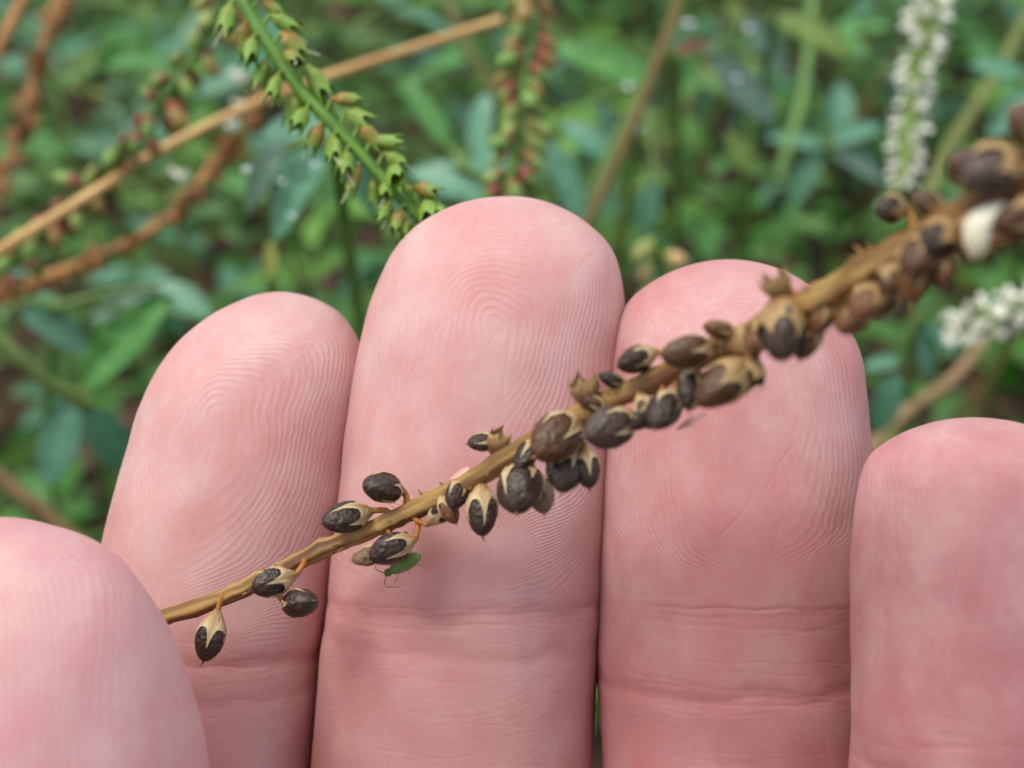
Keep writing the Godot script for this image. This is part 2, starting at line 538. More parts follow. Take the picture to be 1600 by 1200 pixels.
func make_pod(seed_: int, dark: Color, pale: Color) -> ArrayMesh:
	var n1 := noise(seed_, 2.6, 3)
	n1.fractal_type = FastNoiseLite.FRACTAL_RIDGED
	var n2 := noise(seed_ + 9, 1.4, 2)
	var rows := 38
	var cols := 49
	var pos := PackedVector3Array()
	var cc := PackedColorArray()
	for r in rows:
		var y := float(r) / (rows - 1)
		for k in cols:
			var th := TAU * (k % (cols - 1)) / (cols - 1)
			var d := Vector3(cos(th), 0, sin(th) * 0.82)
			var ridge := n1.get_noise_3d(d.x, y * 1.6, d.z)
			var rad := pod_radius(y) * (1.0 + 0.07 * ridge + 0.05 * n2.get_noise_3d(d.x, y, d.z))
			rad += 0.018 * exp(-pow(sin(th) / 0.18, 2.0)) * sin(PI * y)     # the seam
			pos.append(d * rad + Vector3(0, y, 0))
			cc.append(dark.lerp(pale, clampf(0.25 + 0.5 * ridge, 0.0, 1.0)))
	var b := Builder.new()
	b.grid(pos, rows, cols, true, PackedVector2Array(), cc, func(r, k): return pos[r * cols + k] - Vector3(0, 0.5, 0))
	b.tube(PackedVector3Array([Vector3(0, 1.0, 0), Vector3(0.02, 1.05, 0), Vector3(0.05, 1.11, 0.0)]), PackedFloat32Array([0.03, 0.018, 0.006]), 6, pale * 1.6)
	return b.commit()

# a husk that clasps the base of the pod with five pointed teeth
func make_husk(seed_: int, collar: float, tooth: float, flare: float, low: Color, high: Color, pod := true, sharp := 2.2) -> ArrayMesh:
	var r := RandomNumberGenerator.new()
	r.seed = seed_
	var teeth := []
	for k in 5:
		teeth.append(tooth * r.randf_range(0.55, 1.35))
	var rows := 12
	var cols := 61
	var n1 := noise(seed_, 3.0, 2)
	var b := Builder.new()
	for layer in 2:          # outer and inner skin
		var pos := PackedVector3Array()
		var cc := PackedColorArray()
		for q in rows:
			var t := float(q) / (rows - 1)
			for k in cols:
				var th := TAU * (k % (cols - 1)) / (cols - 1)
				var f := fposmod(th / TAU * 5.0, 5.0)
				var w := 1.0 - absf(fposmod(f, 1.0) - 0.5) * 2.0
				var rim: float = collar + teeth[int(f) % 5] * pow(w, sharp)
				var y := lerpf(-0.16, rim, pow(t, 0.85))
				var rad: float
				if pod:
					rad = maxf(pod_radius(y) + 0.028, 0.0) if y > 0.06 else lerpf(0.06, pod_radius(0.06) + 0.028, smoothstep(-0.16, 0.06, y))
				else:
					rad = lerpf(0.07, 0.34, smoothstep(-0.16, 0.22, y))
				rad += flare * pow(maxf(y, 0.0), 2.0) + 0.024 * n1.get_noise_3d(cos(th) * 2.0, y * 3.0, sin(th) * 2.0) - 0.014 * layer
				pos.append(Vector3(cos(th) * rad, y, sin(th) * 0.86 * rad))
				var tint := clampf(t * 1.1 - 0.1 + 0.35 * n1.get_noise_3d(cos(th), y, sin(th)), 0.0, 1.0)
				cc.append(low.lerp(high, tint))
		var sgn := 1.0 - 2.0 * layer
		b.grid(pos, rows, cols, true, PackedVector2Array(), cc, func(a, k): return (pos[a * cols + k] * Vector3(1, 0, 1) + Vector3(0, -0.05, 0)) * sgn)
	return b.commit()

# ------------------------------------------------------------------ leaves
func vein_texture() -> ImageTexture:
	var im := Image.create(64, 192, false, Image.FORMAT_RGB8)
	var n1 := noise(71, 0.06, 3)
	for y in 192:
		for x in 64:
			var u := (x - 31.5) / 32.0
			var v := y / 191.0
			var g := 0.78 + 0.16 * n1.get_noise_2d(x, y)
			g += 0.22 * exp(-u * u / 0.004)
			var side := fposmod((v + absf(u) * -0.16) * 13.0, 1.0) - 0.5
			g += 0.09 * exp(-side * side / 0.012) * (1.0 - absf(u))
			im.set_pixel(x, y, Color(g, g, g * 0.98))
	return ImageTexture.create_from_image(im)

func make_leaflet(broad: float, fold: float, droop: float, seed_: int) -> ArrayMesh:
	var n1 := noise(seed_, 2.0, 2)
	var rows := 12
	var cols := 7
	var pos := PackedVector3Array()
	var uvs := PackedVector2Array()
	for r in rows:
		var v := float(r) / (rows - 1)
		var w := broad * pow(maxf(sin(PI * pow(v, 0.9)), 0.0), 0.62) + 0.006
		for k in cols:
			var u := float(k) / (cols - 1) * 2.0 - 1.0
			var edge := 1.0 + (0.035 * sin(v * 46.0) if absf(u) > 0.9 else 0.0)
			var lift := fold * absf(u) * w + 0.03 * n1.get_noise_2d(u * 0.7, v * 2.0) - droop * v * v
			pos.append(Vector3(u * w * edge, v, lift))
			uvs.append(Vector2(u * 0.5 + 0.5, v))
	var b := Builder.new()
	b.grid(pos, rows, cols, false, uvs, PackedColorArray(), func(_r, _k): return Vector3(0, 0, 1))
	return b.commit()

func leaf_material(col: Color, rough: float) -> StandardMaterial3D:
	var m := material(col, rough)
	m.albedo_texture = M.veins
	m.metallic_specular = 0.48
	m.cull_mode = BaseMaterial3D.CULL_DISABLED
	m.backlight_enabled = true
	m.backlight = Color(0.45, 0.5, 0.25)
	return m

func add_leaflet(parent: Node, at: Vector3, dir: Vector3, normal: Vector3, length: float, mat: Material) -> MeshInstance3D:
	var b := facing(dir, normal).scaled_local(Vector3.ONE * length)
	return part("leaflet", leaflet_meshes[rng.randi() % leaflet_meshes.size()], mat, parent, Transform3D(b, at))

# a compound leaf: a stalk mesh with three leaflets under it
func add_leaf(parent: Node, from: Vector3, to: Vector3, normal: Vector3, length: float, mat: Material, stalk: Material) -> MeshInstance3D:
	var b := Builder.new()
	var pts := spline([from, from.lerp(to, 0.55) + Vector3(0, length * 0.12, 0), to], 4)
	b.tube(pts, widths(pts.size(), 0.0006, 0.0004), 5)
	var leaf := part("leaf", b.commit(), stalk, parent)
	var dir := (to - from).normalized()
	var side := dir.cross(normal).normalized()
	for k in [0, -1, 1]:
		var way: Vector3 = (dir + side * k * rng.randf_range(1.3, 2.2) + normal * rng.randf_range(-0.3, 0.3)).normalized()
		var nn := (normal + side * rng.randf_range(-0.35, 0.35)).normalized()
		add_leaflet(leaf, to - dir * (0.0 if k == 0 else length * 0.16), way, nn, length * rng.randf_range(0.82, 1.1), mat)
	return leaf

func leaf_mix(bias: float) -> Material:
	var q := rng.randf() + bias
	return M.teal if q < 0.34 else M.teal_dark if q < 0.55 else M.green if q < 0.85 else M.bright if q < 1.1 else M.lime

func make_plant(height: float, leaves: int, bias: float) -> Node3D:
	var root := Node3D.new()
	var lean := Vector3(rng.randf_range(-0.3, 0.3), 1, rng.randf_range(-0.3, 0.3)) * height
	var b := Builder.new()
	var pts := spline([Vector3(0, -0.01, 0), lean * 0.35 + Vector3(rng.randf_range(-0.01, 0.01), 0, 0), lean * 0.7, lean + Vector3(rng.randf_range(-0.02, 0.02), 0, 0.01)], 5)
	b.tube(pts, widths(pts.size(), 0.0014, 0.0007), 6)
	part("stem", b.commit(), M.stem_green if rng.randf() < 0.65 else M.stem_olive, root)
	for k in leaves:
		var t := lerpf(0.18, 1.0, (k + rng.randf() * 0.5) / leaves)
		var at := pts[clampi(int(t * (pts.size() - 1)), 0, pts.size() - 1)]
		var az := k * 2.4 + rng.randf_range(-0.5, 0.5)
		var out := Vector3(cos(az), rng.randf_range(0.1, 0.9), sin(az)).normalized()
		var normal := (Vector3.UP + Vector3(cos(az), 0, sin(az)) * rng.randf_range(-0.6, 0.35) + Vector3(0, 0, rng.randf_range(0.0, 0.5))).normalized()
		add_leaf(root, at, at + out * rng.randf_range(0.014, 0.032), normal, rng.randf_range(0.012, 0.021), leaf_mix(bias), M.stem_green)
	return root

# ------------------------------------------------------------------ stalks placed by where they stand
func stalk_path(points: Array, steps := 6) -> PackedVector3Array:
	var p := []
	for q in points:
		p.append(pix(q[0], q[1], q[2]))
	return spline(p, steps)

func local(pts: PackedVector3Array, at: Vector3) -> PackedVector3Array:
	var out := PackedVector3Array()
	for p in pts:
		out.append(p - at)
	return out

func bark(a: Color, b: Color, seed_: int) -> Callable:
	var n1 := noise(seed_, 1.0, 3)
	return func(t: float, th: float) -> Color:
		var s := n1.get_noise_2d(t * 9.0, sin(th) * 2.6 + 2.0 * cos(th)) * 1.3 + 0.4 * n1.get_noise_2d(t * 5.0, 9.0 + th * 1.5)
		return a.lerp(b, clampf(0.45 + s, 0.0, 1.0))

func make_dry_stalk() -> void:
	var path := stalk_path([[205, 985, 77.5], [240, 970, 77.2], [337, 937, 77], [420, 900, 76.6], [503, 857, 76.3], [587, 823, 75.6], [653, 793, 74.5], [720, 758, 73], [843, 684, 70.5], [940, 631, 68], [1034, 587, 66], [1127, 539, 63.5], [1184, 516, 62], [1252, 478, 60], [1315, 444, 58.5], [1377, 405, 57], [1467, 355, 55], [1560, 300, 53], [1660, 255, 51], [1780, 190, 49]], 6)
	var at := path[0]
	var stalk := thing("seed_stalk", at, "dry brown stalk carrying dark seed pods, held across the fingers", "seed stalk")
	var gnarled := widths(path.size(), 0.00046, 0.00068)
	var knots := noise(77, 0.35, 2)
	for k in path.size():
		gnarled[k] *= 1.0 + 0.13 * knots.get_noise_1d(k * 1.7) + (0.16 if k % 7 == 3 else 0.0)
		path[k] += eye.basis * Vector3(0, knots.get_noise_1d(k * 2.0 + 400.0), 0) * 0.00011
	var b := Builder.new()
	b.tube(local(path, at), gnarled, 20, bark(lin(180, 144, 82), lin(98, 60, 30), 5), 5, 0.13)
	part("stem", b.commit(), M.dry, stalk)
	# [x, y, depth, heading in the picture (0 right, 90 up), tilt towards the camera, length in photo pixels, kind, fat]
	var pods := [
		[338, 962, 76.4, 256, 10, 76, 0, 0.92], [455, 900, 75, 196, 25, 66, 1, 1.0], [452, 945, 75.2, 18, 48, 62, 2, 1.05], [574, 800, 75.2, 192, 20, 76, 3, 0.95], [622, 765, 75.5, 168, 48, 62, 0, 1.1], [641, 845, 74.2, 200, 22, 72, 2, 0.95],
		[600, 860, 74.6, 197, 5, 56, 4, 0.9], [672, 815, 74, 42, 12, 66, 1, 0.8], [752, 762, 72.2, 272, 14, 80, 2, 0.98], [775, 688, 72.6, 186, 12, 48, 3, 1.0], [816, 728, 70.6, 262, 42, 84, 0, 1.12], [838, 742, 71.5, 282, 20, 66, 4, 0.9],
		[898, 655, 68.6, 222, 30, 96, 5, 1.05], [990, 655, 66.4, 198, 24, 92, 6, 0.98], [886, 700, 69.2, 262, 30, 76, 3, 1.05], [912, 700, 68.8, 278, 10, 68, 1, 0.9], [1020, 552, 66.2, 200, 20, 66, 2, 1.0], [1112, 545, 63, 188, 14, 88, 5, 0.9], [1052, 615, 65.2, 236, 35, 74, 0, 1.0], [1024, 635, 65.4, 222, 8, 56, 1, 0.9],
		[1168, 570, 62, 216, 18, 112, 5, 0.98], [1222, 468, 60.4, 264, 26, 108, 6, 1.1], [1274, 488, 60.2, 250, 5, 84, 5, 0.85], [1348, 478, 58.6, 222, 30, 76, 7, 1.2], [1398, 445, 57.6, 238, 10, 74, 5, 1.1], [1432, 375, 56, 262, 14, 124, 7, 0.95], [1412, 325, 57, 186, 24, 66, 3, 1.2], [1500, 350, 54.6, 215, 10, 92, 0, 1.15],
		[1296, 470, 59.6, 240, 12, 70, 7, 1.1], [1336, 452, 58.6, 285, 8, 60, 5, 1.0], [1372, 446, 57.6, 230, 22, 84, 7, 1.1], [1392, 408, 56.6, 265, 20, 70, 5, 1.0], [1452, 372, 55.4, 236, 26, 92, 5, 1.15], [1478, 385, 55, 262, 6, 76, 7, 1.0], [1470, 335, 55.6, 150, 20, 70, 5, 1.1],
		[1530, 330, 53.6, 250, 20, 96, 7, 1.05], [1545, 275, 53.2, 165, 24, 96, 5, 1.1], [1590, 318, 52.6, 235, 12, 104, 7, 1.0], [1200, 500, 61.4, 236, 20, 66, 7, 1.0], [1160, 555, 62.6, 262, 14, 70, 5, 1.0], [946, 640, 67.4, 150, 10, 48, 5, 1.0], [862, 668, 69.4, 268, 24, 64, 5, 1.0], [690, 775, 73.4, 300, 20, 52, 7, 1.0],
		[722, 752, 73, 248, 30, 50, 1, 1.0], [835, 690, 70.2, 240, 20, 62, 0, 0.95], [1000, 620, 66.2, 290, 24, 58, 5, 1.0], [1085, 580, 64, 256, 30, 70, 3, 1.0], [1122, 575, 63.4, 240, 10, 60, 5, 0.95], [1146, 520, 62.6, 168, 24, 56, 7, 0.9], [975, 600, 67, 160, 14, 46, 2, 0.9],
		[1585, 245, 52.4, 205, 22, 128, 6, 1.1], [1640, 330, 52.2, 195, 10, 120, 5, 1.0], [1650, 220, 51.4, 150, 10, 110, 5, 1.0]]
	for q in pods:
		var from := pix(q[0], q[1], q[2])
		var a := deg_to_rad(q[3])
		var tilt := deg_to_rad(q[4])
		var dir := eye.basis * Vector3(cos(a) * cos(tilt), sin(a) * cos(tilt), sin(tilt))
		var size: float = q[5] / cos(tilt * 0.7) * q[2] / FOCAL * 0.001 / (1.06 if q[0] < 1280 else 1.2)
		var spin := rng.randf() * TAU
		var basis := facing(dir, eye.basis.z) * Basis(Vector3.UP, spin)
		basis = basis.scaled_local(Vector3(size * q[7], size, size * q[7]))
		var kind: int = q[6]
		var pod := part("seed_pod", pod_meshes[kind % pod_meshes.size()], M.pod, stalk, Transform3D(basis, from - at))
		part("husk", husk_meshes[rng.randi() % 5 + (5 if q[0] > 1150 else 0)], M.husk, pod)
		# the short bent stalk from the stem to the husk
		var near := path[0]
		for p in path:
			if p.distance_to(from - dir * size * 0.35) < near.distance_to(from - dir * size * 0.35):
				near = p
		var base := from - dir * size * 0.13
		var bend := near.lerp(base, 0.55) - dir * size * 0.12 + eye.basis * Vector3(0, 0.00015, 0.0001)
		var ped := Builder.new()
		var inv := Transform3D(basis, from).affine_inverse()
		var pp := PackedVector3Array()
		for p in spline([near, bend, base], 5):
			pp.append(inv * p)
		ped.tube(pp, widths(pp.size(), 0.075, 0.07), 7, bark(lin(176, 118, 44), lin(150, 84, 34), 31))
		part("pedicel", ped.commit(), M.dry, pod)
	# scars and scale-like bracts along the stem
	for k in 40:
		var p := path_at(path, 1.0 - pow(rng.randf(), 1.3) * 0.97)
		var out := (eye.basis * Vector3(rng.randfn() * 0.5, rng.randfn(), absf(rng.randfn()) * 0.8)).normalized()
		var bb := Builder.new()
		var reach := rng.randf_range(0.0005, 0.001)
		bb.tube(PackedVector3Array([Vector3.ZERO, out * reach * 0.6, out * reach + eye.basis * Vector3(-0.0003, 0.0001, 0)]), PackedFloat32Array([0.00026, 0.00014, 0.00003]), 6, bark(lin(188, 140, 78), lin(116, 66, 32), k))
		part("bract", bb.commit(), M.dry, stalk, Transform3D(Basis(), p - at))
	# small leftovers between the pods
	for q in [[915, 617, 67.6, 96, 20, 40], [1140, 530, 62.6, 20, 20, 46], [1222, 452, 60, 118, 15, 40], [632, 826, 75, 250, 15, 30], [770, 690, 72, 60, 20, 30], [1176, 548, 62, 250, 30, 44]]:
		var a := deg_to_rad(q[3])
		var tilt := deg_to_rad(q[4])
		var dir := eye.basis * Vector3(cos(a) * cos(tilt), sin(a) * cos(tilt), sin(tilt))
		var size: float = q[5] * q[2] / FOCAL * 0.001
		part("empty_husk", husk_meshes[5 + rng.randi() % 5], M.husk, stalk, Transform3D(facing(dir, eye.basis.z).scaled_local(Vector3.ONE * size * 1.6), pix(q[0], q[1] + 12, q[2]) - at))
	# one pod has split: its pale seed shows
	var seed_b := Builder.new()
	var pos := PackedVector3Array()
	var cc := PackedColorArray()
	for r in 14:
		var y := r / 13.0
		for k in 17:
			var th := TAU * k / 16.0
			var rad := 0.34 * pow(sin(PI * y), 0.6) + 0.001
			pos.append(Vector3(cos(th) * rad + 0.34 * pow(y - 0.45, 2.0) * 2.0, y - 0.5, sin(th) * rad * 0.8))
			cc.append(lin(226, 220, 178).lerp(lin(240, 238, 222), y))
	seed_b.grid(pos, 14, 17, true, PackedVector2Array(), cc, func(r, k): return pos[r * 17 + k] - Vector3(0.12, 0, 0))
	var way := eye.basis * Vector3(0.42, 0.85, 0.2)
	var sd := part("seed", seed_b.commit(), M.seed, stalk, Transform3D(facing(way, eye.basis * Vector3(-0.2, 0, 1)).scaled_local(Vector3(0.0021, 0.00265, 0.0021)), pix(1536, 354, 52.4) - at))
	tag(sd, "pale cream seed showing in a split pod")
	# withered pink petals
	for q in [[722, 738, 73.6, 215, 30], [1088, 654, 65.2, 205, 36]]:
		var a := deg_to_rad(q[3])
		var w: float = q[4] * q[2] / FOCAL * 0.001
		part("petal", leaflet_meshes[1], M.petal, stalk, Transform3D(facing(eye.basis * Vector3(cos(a), sin(a), 0.1), eye.basis * Vector3(0, 0.5, 0.8)).scaled_local(Vector3(w * 0.9, w * 1.5, w)), pix(q[0], q[1], q[2]) - eye.basis * Vector3(cos(a), sin(a), 0.1) * w * 0.5 - at))

func make_aphid() -> void:
	var at := pix(633, 880, 75.4)
	var bug := thing("aphid", at, "tiny green aphid on the middle finger below the dry pods", "insect")
	var dir := eye.basis * Vector3(0.86, 0.48, 0.1)
	var bs := facing(dir, eye.basis.z)
	var b := Builder.new()
	b.blob(Vector3.ZERO, Vector3(0.00044, 0.00108, 0.0004), bs, lin(104, 134, 66), 10, 12)
	part("body", b.commit(), M.bug, bug)
	b = Builder.new()
	b.blob(bs * Vector3(0, -0.00112, 0), Vector3(0.00024, 0.00026, 0.00022), bs, lin(88, 116, 58), 8, 10)
	part("head", b.commit(), M.bug, bug)
	for s in [-1, 1]:
		for k in 3:
			b = Builder.new()
			var f := -0.0006 + k * 0.00055
			var pts := spline([bs * Vector3(s * 0.0003, f, -0.0001), bs * Vector3(s * 0.0006, f + (k - 1) * 0.0003, 0.0), bs * Vector3(s * 0.00072, f + (k - 1) * 0.0006, -0.0004)], 4)
			b.tube(pts, widths(pts.size(), 0.000024, 0.000016), 5, lin(150, 120, 92))
			part("leg", b.commit(), M.bug, bug)
		b = Builder.new()
		var ap := spline([bs * Vector3(s * 0.0001, -0.0013, 0.0001), bs * Vector3(s * 0.0006, -0.0016, 0.0002), bs * Vector3(s * 0.001, -0.0009, 0.0002)], 4)
		b.tube(ap, widths(ap.size(), 0.00003, 0.00002), 5, lin(110, 84, 50))
		part("antenna", b.commit(), M.bug, bug)

func bare_stalk(called: String, points: Array, r0: float, r1: float, a: Color, b_: Color, label: String, category: String, seed_: int) -> Array:
	var path := stalk_path(points)
	var o := thing(called, path[0], label, category)
	var b := Builder.new()
	b.tube(local(path, path[0]), widths(path.size(), r0, r1), 9, bark(a, b_, seed_), 4, 0.05)
	part("stem", b.commit(), M.dry, o)
	return [o, path]

func path_at(path: PackedVector3Array, t: float) -> Vector3:
	var f := t * (path.size() - 1)
	var k := mini(int(f), path.size() - 2)
	return path[k].lerp(path[k + 1], f - k)

# spent green flower cups with long pointed teeth and thread-like styles
func make_green_raceme() -> void:
	var made := bare_stalk("green_flower_stalk", [[330, -90, 103], [372, -12, 101], [420, 70, 99], [478, 150, 98], [540, 215, 97], [595, 275, 96.5], [640, 325, 96], [668, 352, 96], [690, 385, 96]], 0.00056, 0.0004, lin(98, 140, 44), lin(66, 110, 30), "green flower stalk with spent toothed cups, slanting down to the middle fingertip", "flower stalk", 41)
	var o: Node3D = made[0]
	var path: PackedVector3Array = made[1]
	var cups := []
	for k in 3:
		cups.append(make_husk(60 + k, 0.62, 0.42, 0.1, lin(126, 142, 48), lin(122, 166, 66), false))
	for k in 2:
		cups.append(make_husk(70 + k, 0.7, 0.36, -0.04, lin(156, 112, 50), lin(116, 156, 60), false))
	var count := 40
	for k in count:
		var t := lerpf(0.13, 0.97, k / (count - 1.0))
		var at := path_at(path, t)
		var along := (path_at(path, minf(t + 0.03, 1.0)) - path_at(path, t - 0.03)).normalized()
		var s := 1.0 if k % 2 == 0 else -1.0
		var az := s * (1.0 + rng.randf_range(-0.7, 0.7))
		var across := along.cross(eye.basis.z).normalized()
		var out := (across * -sin(az) + eye.basis.z * cos(az) * (0.8 if rng.randf() < 0.7 else -0.6)).normalized()
		var droop := (out * 0.55 - eye.basis.y * rng.randf_range(0.2, 1.2) + along * rng.randf_range(-0.1, 0.8)).normalized()
		var size := lerpf(0.0025, 0.0017, t) * rng.randf_range(0.85, 1.1)
		var base := at + out * 0.0012 + eye.basis.y * 0.0004
		var bs := facing(droop, out) * Basis(Vector3.UP, rng.randf() * TAU)
		var wry := Vector3(rng.randf_range(0.7, 1.1), rng.randf_range(0.8, 1.2), rng.randf_range(0.6, 1.0))
		var cup := part("flower_cup", cups[rng.randi() % cups.size()], M.green_cup, o, Transform3D(bs.scaled_local(wry * size), base - path[0]))
		var b := Builder.new()
		var inv := Transform3D(bs.scaled_local(wry * size), base).affine_inverse()
		var pp := PackedVector3Array()
		for p in spline([at, at.lerp(base, 0.6) + eye.basis.y * 0.0004, base - droop * size * 0.13], 4):
			pp.append(inv * p)
		b.tube(pp, widths(pp.size(), 0.08, 0.07), 6, lin(110, 146, 50))
		part("pedicel", b.commit(), M.green_cup, cup)
		if rng.randf() < 0.6:
			b = Builder.new()
			var hook := rng.randf_range(-0.5, 0.5)
			b.tube(spline([Vector3(0, 0.1, 0), Vector3(hook * 0.2, 0.7, 0.1), Vector3(hook, 1.25, 0.1)], 5), widths(11, 0.045, 0.025), 5, lin(206, 206, 172))
			part("style", b.commit(), M.green_cup, cup)

# a spike of small green pods with red cups, or of flower buds
func bud_raceme(called: String, points: Array, count: int, size: float, label: String, greens: Array, cups: Array, seed_: int, dense := 1.0) -> Node3D:
	var made := bare_stalk(called, points, 0.0006, 0.0004, lin(84, 118, 40), lin(64, 96, 32), label, "flower stalk", seed_)
	var o: Node3D = made[0]
	var path: PackedVector3Array = made[1]
	var buds := []
	var caps := []
	for k in greens.size():
		var b := Builder.new()
		b.blob(Vector3(0, 0.5, 0), Vector3(0.34, 0.55, 0.3), Basis(), greens[k], 9, 10)
		buds.append(b.commit())
	for k in cups.size():
		caps.append(make_husk(seed_ + k, 0.2, 0.28, 0.0, cups[k], cups[k] * 1.25))
	for k in count:
		var t := lerpf(0.06, 0.98, (k + rng.randf() * 0.6) / count)
		var at := path_at(path, t)
		var along := (path_at(path, minf(t + 0.03, 1.0)) - path_at(path, maxf(t - 0.03, 0.0))).normalized()
		var az := k * 2.2 + rng.randf_range(-0.4, 0.4)
		var across := along.cross(eye.basis.z).normalized()
		var out := (across * sin(az) + eye.basis.z * cos(az)).normalized()
		var dir := (out * 0.7 - Vector3.UP * rng.randf_range(0.3, 1.2)).normalized()
		var q := size * rng.randf_range(0.75, 1.15)
		var bs := facing(dir, out).scaled_local(Vector3.ONE * q)
		var base := at + out * 0.0013 * dense
		var bud := part("pod", buds[rng.randi() % buds.size()], M.pod_green, o, Transform3D(bs, base - path[0]))
		part("cup", caps[rng.randi() % caps.size()], M.pod_green, bud)
		var b := Builder.new()
		var inv := Transform3D(bs, base).affine_inverse()
		b.tube(PackedVector3Array([inv * at, inv * (at.lerp(base, 0.5)), Vector3(0, -0.1, 0)]), PackedFloat32Array([0.08, 0.08, 0.07]), 5, lin(96, 110, 44))
		part("pedicel", b.commit(), M.pod_green, bud)
	return o

func crumbs(o: Node3D, path: PackedVector3Array, count: int, size: float, white: int) -> void:
	# withered brown cups along a dry spike, and a few white petals caught on it
	for k in count:
		var t := rng.randf()
		var at := path_at(path, t)
		var dir := (eye.basis * Vector3(rng.randfn(), rng.randfn() - 0.6, rng.randfn())).normalized()
		part("dry_cup", husk_meshes[rng.randi() % husk_meshes.size()], M.husk_brown, o, Transform3D(facing(dir, Vector3(0.3, 1, 0.2)).scaled_local(Vector3.ONE * size * rng.randf_range(0.6, 1.1)), at - path[0]))

func floret(parent: Node, xf: Transform3D) -> void:
	var f := part("flower", M.floret, M.white, parent, xf)
	part("cup", M.floret_cup, M.green_cup, f)

func make_floret() -> void:
	var b := Builder.new()
	# standard petal, two wings and the keel of a pea flower
	var spec := [[Vector3(0, 0.5, 0.75), Vector3(0, -0.7, 0.5), 0.95, 0.34], [Vector3(0.28, 0.9, -0.05), Vector3(1, 0, 0.3), 0.9, 0.17], [Vector3(-0.28, 0.9, -0.05), Vector3(-1, 0, 0.3), 0.9, 0.17], [Vector3(0, 0.9, -0.22), Vector3(0, 0.2, -1), 0.8, 0.15]]
	for s in spec:
		var bs := facing(s[0], s[1])
		var pos := PackedVector3Array()
		for r in 7:
			var v := r / 6.0
			for k in 5:
				var u := k / 2.0 - 1.0
				var w: float = s[3] * pow(sin(PI * clampf(v * 0.85 + 0.08, 0, 1)), 0.7)
				pos.append(bs * Vector3(u * w, v * s[2], -0.14 * u * u - 0.1 * v * v) + Vector3(0, 0.18, 0))
		b.grid(pos, 7, 5, false, PackedVector2Array(), PackedColorArray(), func(_r, _k): return s[1])
	M.floret = b.commit()
	M.floret_cup = make_husk(91, 0.26, 0.2, 0.0, lin(120, 150, 70), lin(150, 172, 96), false)

func white_raceme(points: Array, count: int, t0: float, t1: float, size: float, label: String, seed_: int) -> void:
	var made := bare_stalk("white_flower_stalk", points, 0.0009, 0.0005, lin(128, 150, 74), lin(98, 124, 52), label, "flower stalk", seed_)
	var path: PackedVector3Array = made[1]
	for k in count:
		var t := lerpf(t0, t1, (k + rng.randf() * 0.5) / count)
		var at := path_at(path, t)
		var along := (path_at(path, minf(t + 0.03, 1.0)) - path_at(path, maxf(t - 0.03, 0.0))).normalized()
		var az := k * 2.4 + rng.randf_range(-0.4, 0.4)
		var out := (along.cross(eye.basis.z).normalized() * sin(az) + eye.basis.z * cos(az)).normalized()
		var grown := size * lerpf(0.55, 1.1, clampf(1.2 * absf(t - t1) / absf(t1 - t0), 0.0, 1.0))
		floret(made[0], Transform3D(facing(out + Vector3.DOWN * rng.randf_range(0.0, 0.7), along).scaled_local(Vector3.ONE * grown * rng.randf_range(0.85, 1.15)), at + out * 0.0005 - path[0]))

# ------------------------------------------------------------------ the meadow
# one plant with chosen leaflets: [base x, y, tip x, y, depth, lean of its face, material]
func leafy_plant(called: String, knot: Array, foot: Array, leaves: Array, label: String) -> Node3D:
	var ground := pix(foot[0], foot[1], foot[2])
	ground.y = 0.0
	var top := pix(knot[0], knot[1], knot[2])
	var o := thing(called, ground, label, "plant", "leafy clover plants behind the hand")
	var b := Builder.new()
	var pts := spline([Vector3.ZERO, (top - ground) * 0.5 + Vector3(0, 0.02, 0), top - ground], 7)
	b.tube(pts, widths(pts.size(), 0.0014, 0.0008), 7)
	part("stem", b.commit(), M.stem_green, o)
	for q in leaves:
		var from := pix(q[0], q[1], q[4])
		var to := pix(q[2], q[3], q[4] + q[5])
		b = Builder.new()
		b.tube(spline([top - ground, (top - ground).lerp(from - ground, 0.5) + Vector3(0, 0.001, 0), from - ground], 3), widths(7, 0.0007, 0.0004), 5)
		var leaf := part("leaf", b.commit(), M.stem_green, o)
		var n := (eye.basis * Vector3(q[7], 0.45, 1.0)).normalized()
		add_leaflet(leaf, from - ground, to - from, n, (to - from).length(), q[6])
	return o

func droplets(o: Node3D, spots: Array) -> void:
	for q in spots:
		part("droplet", M.drop_mesh, M.water, o, Transform3D(Basis().scaled(Vector3(1, 0.7, 1) * q[3] * 0.7), pix(q[0], q[1], q[2]) - o.position))

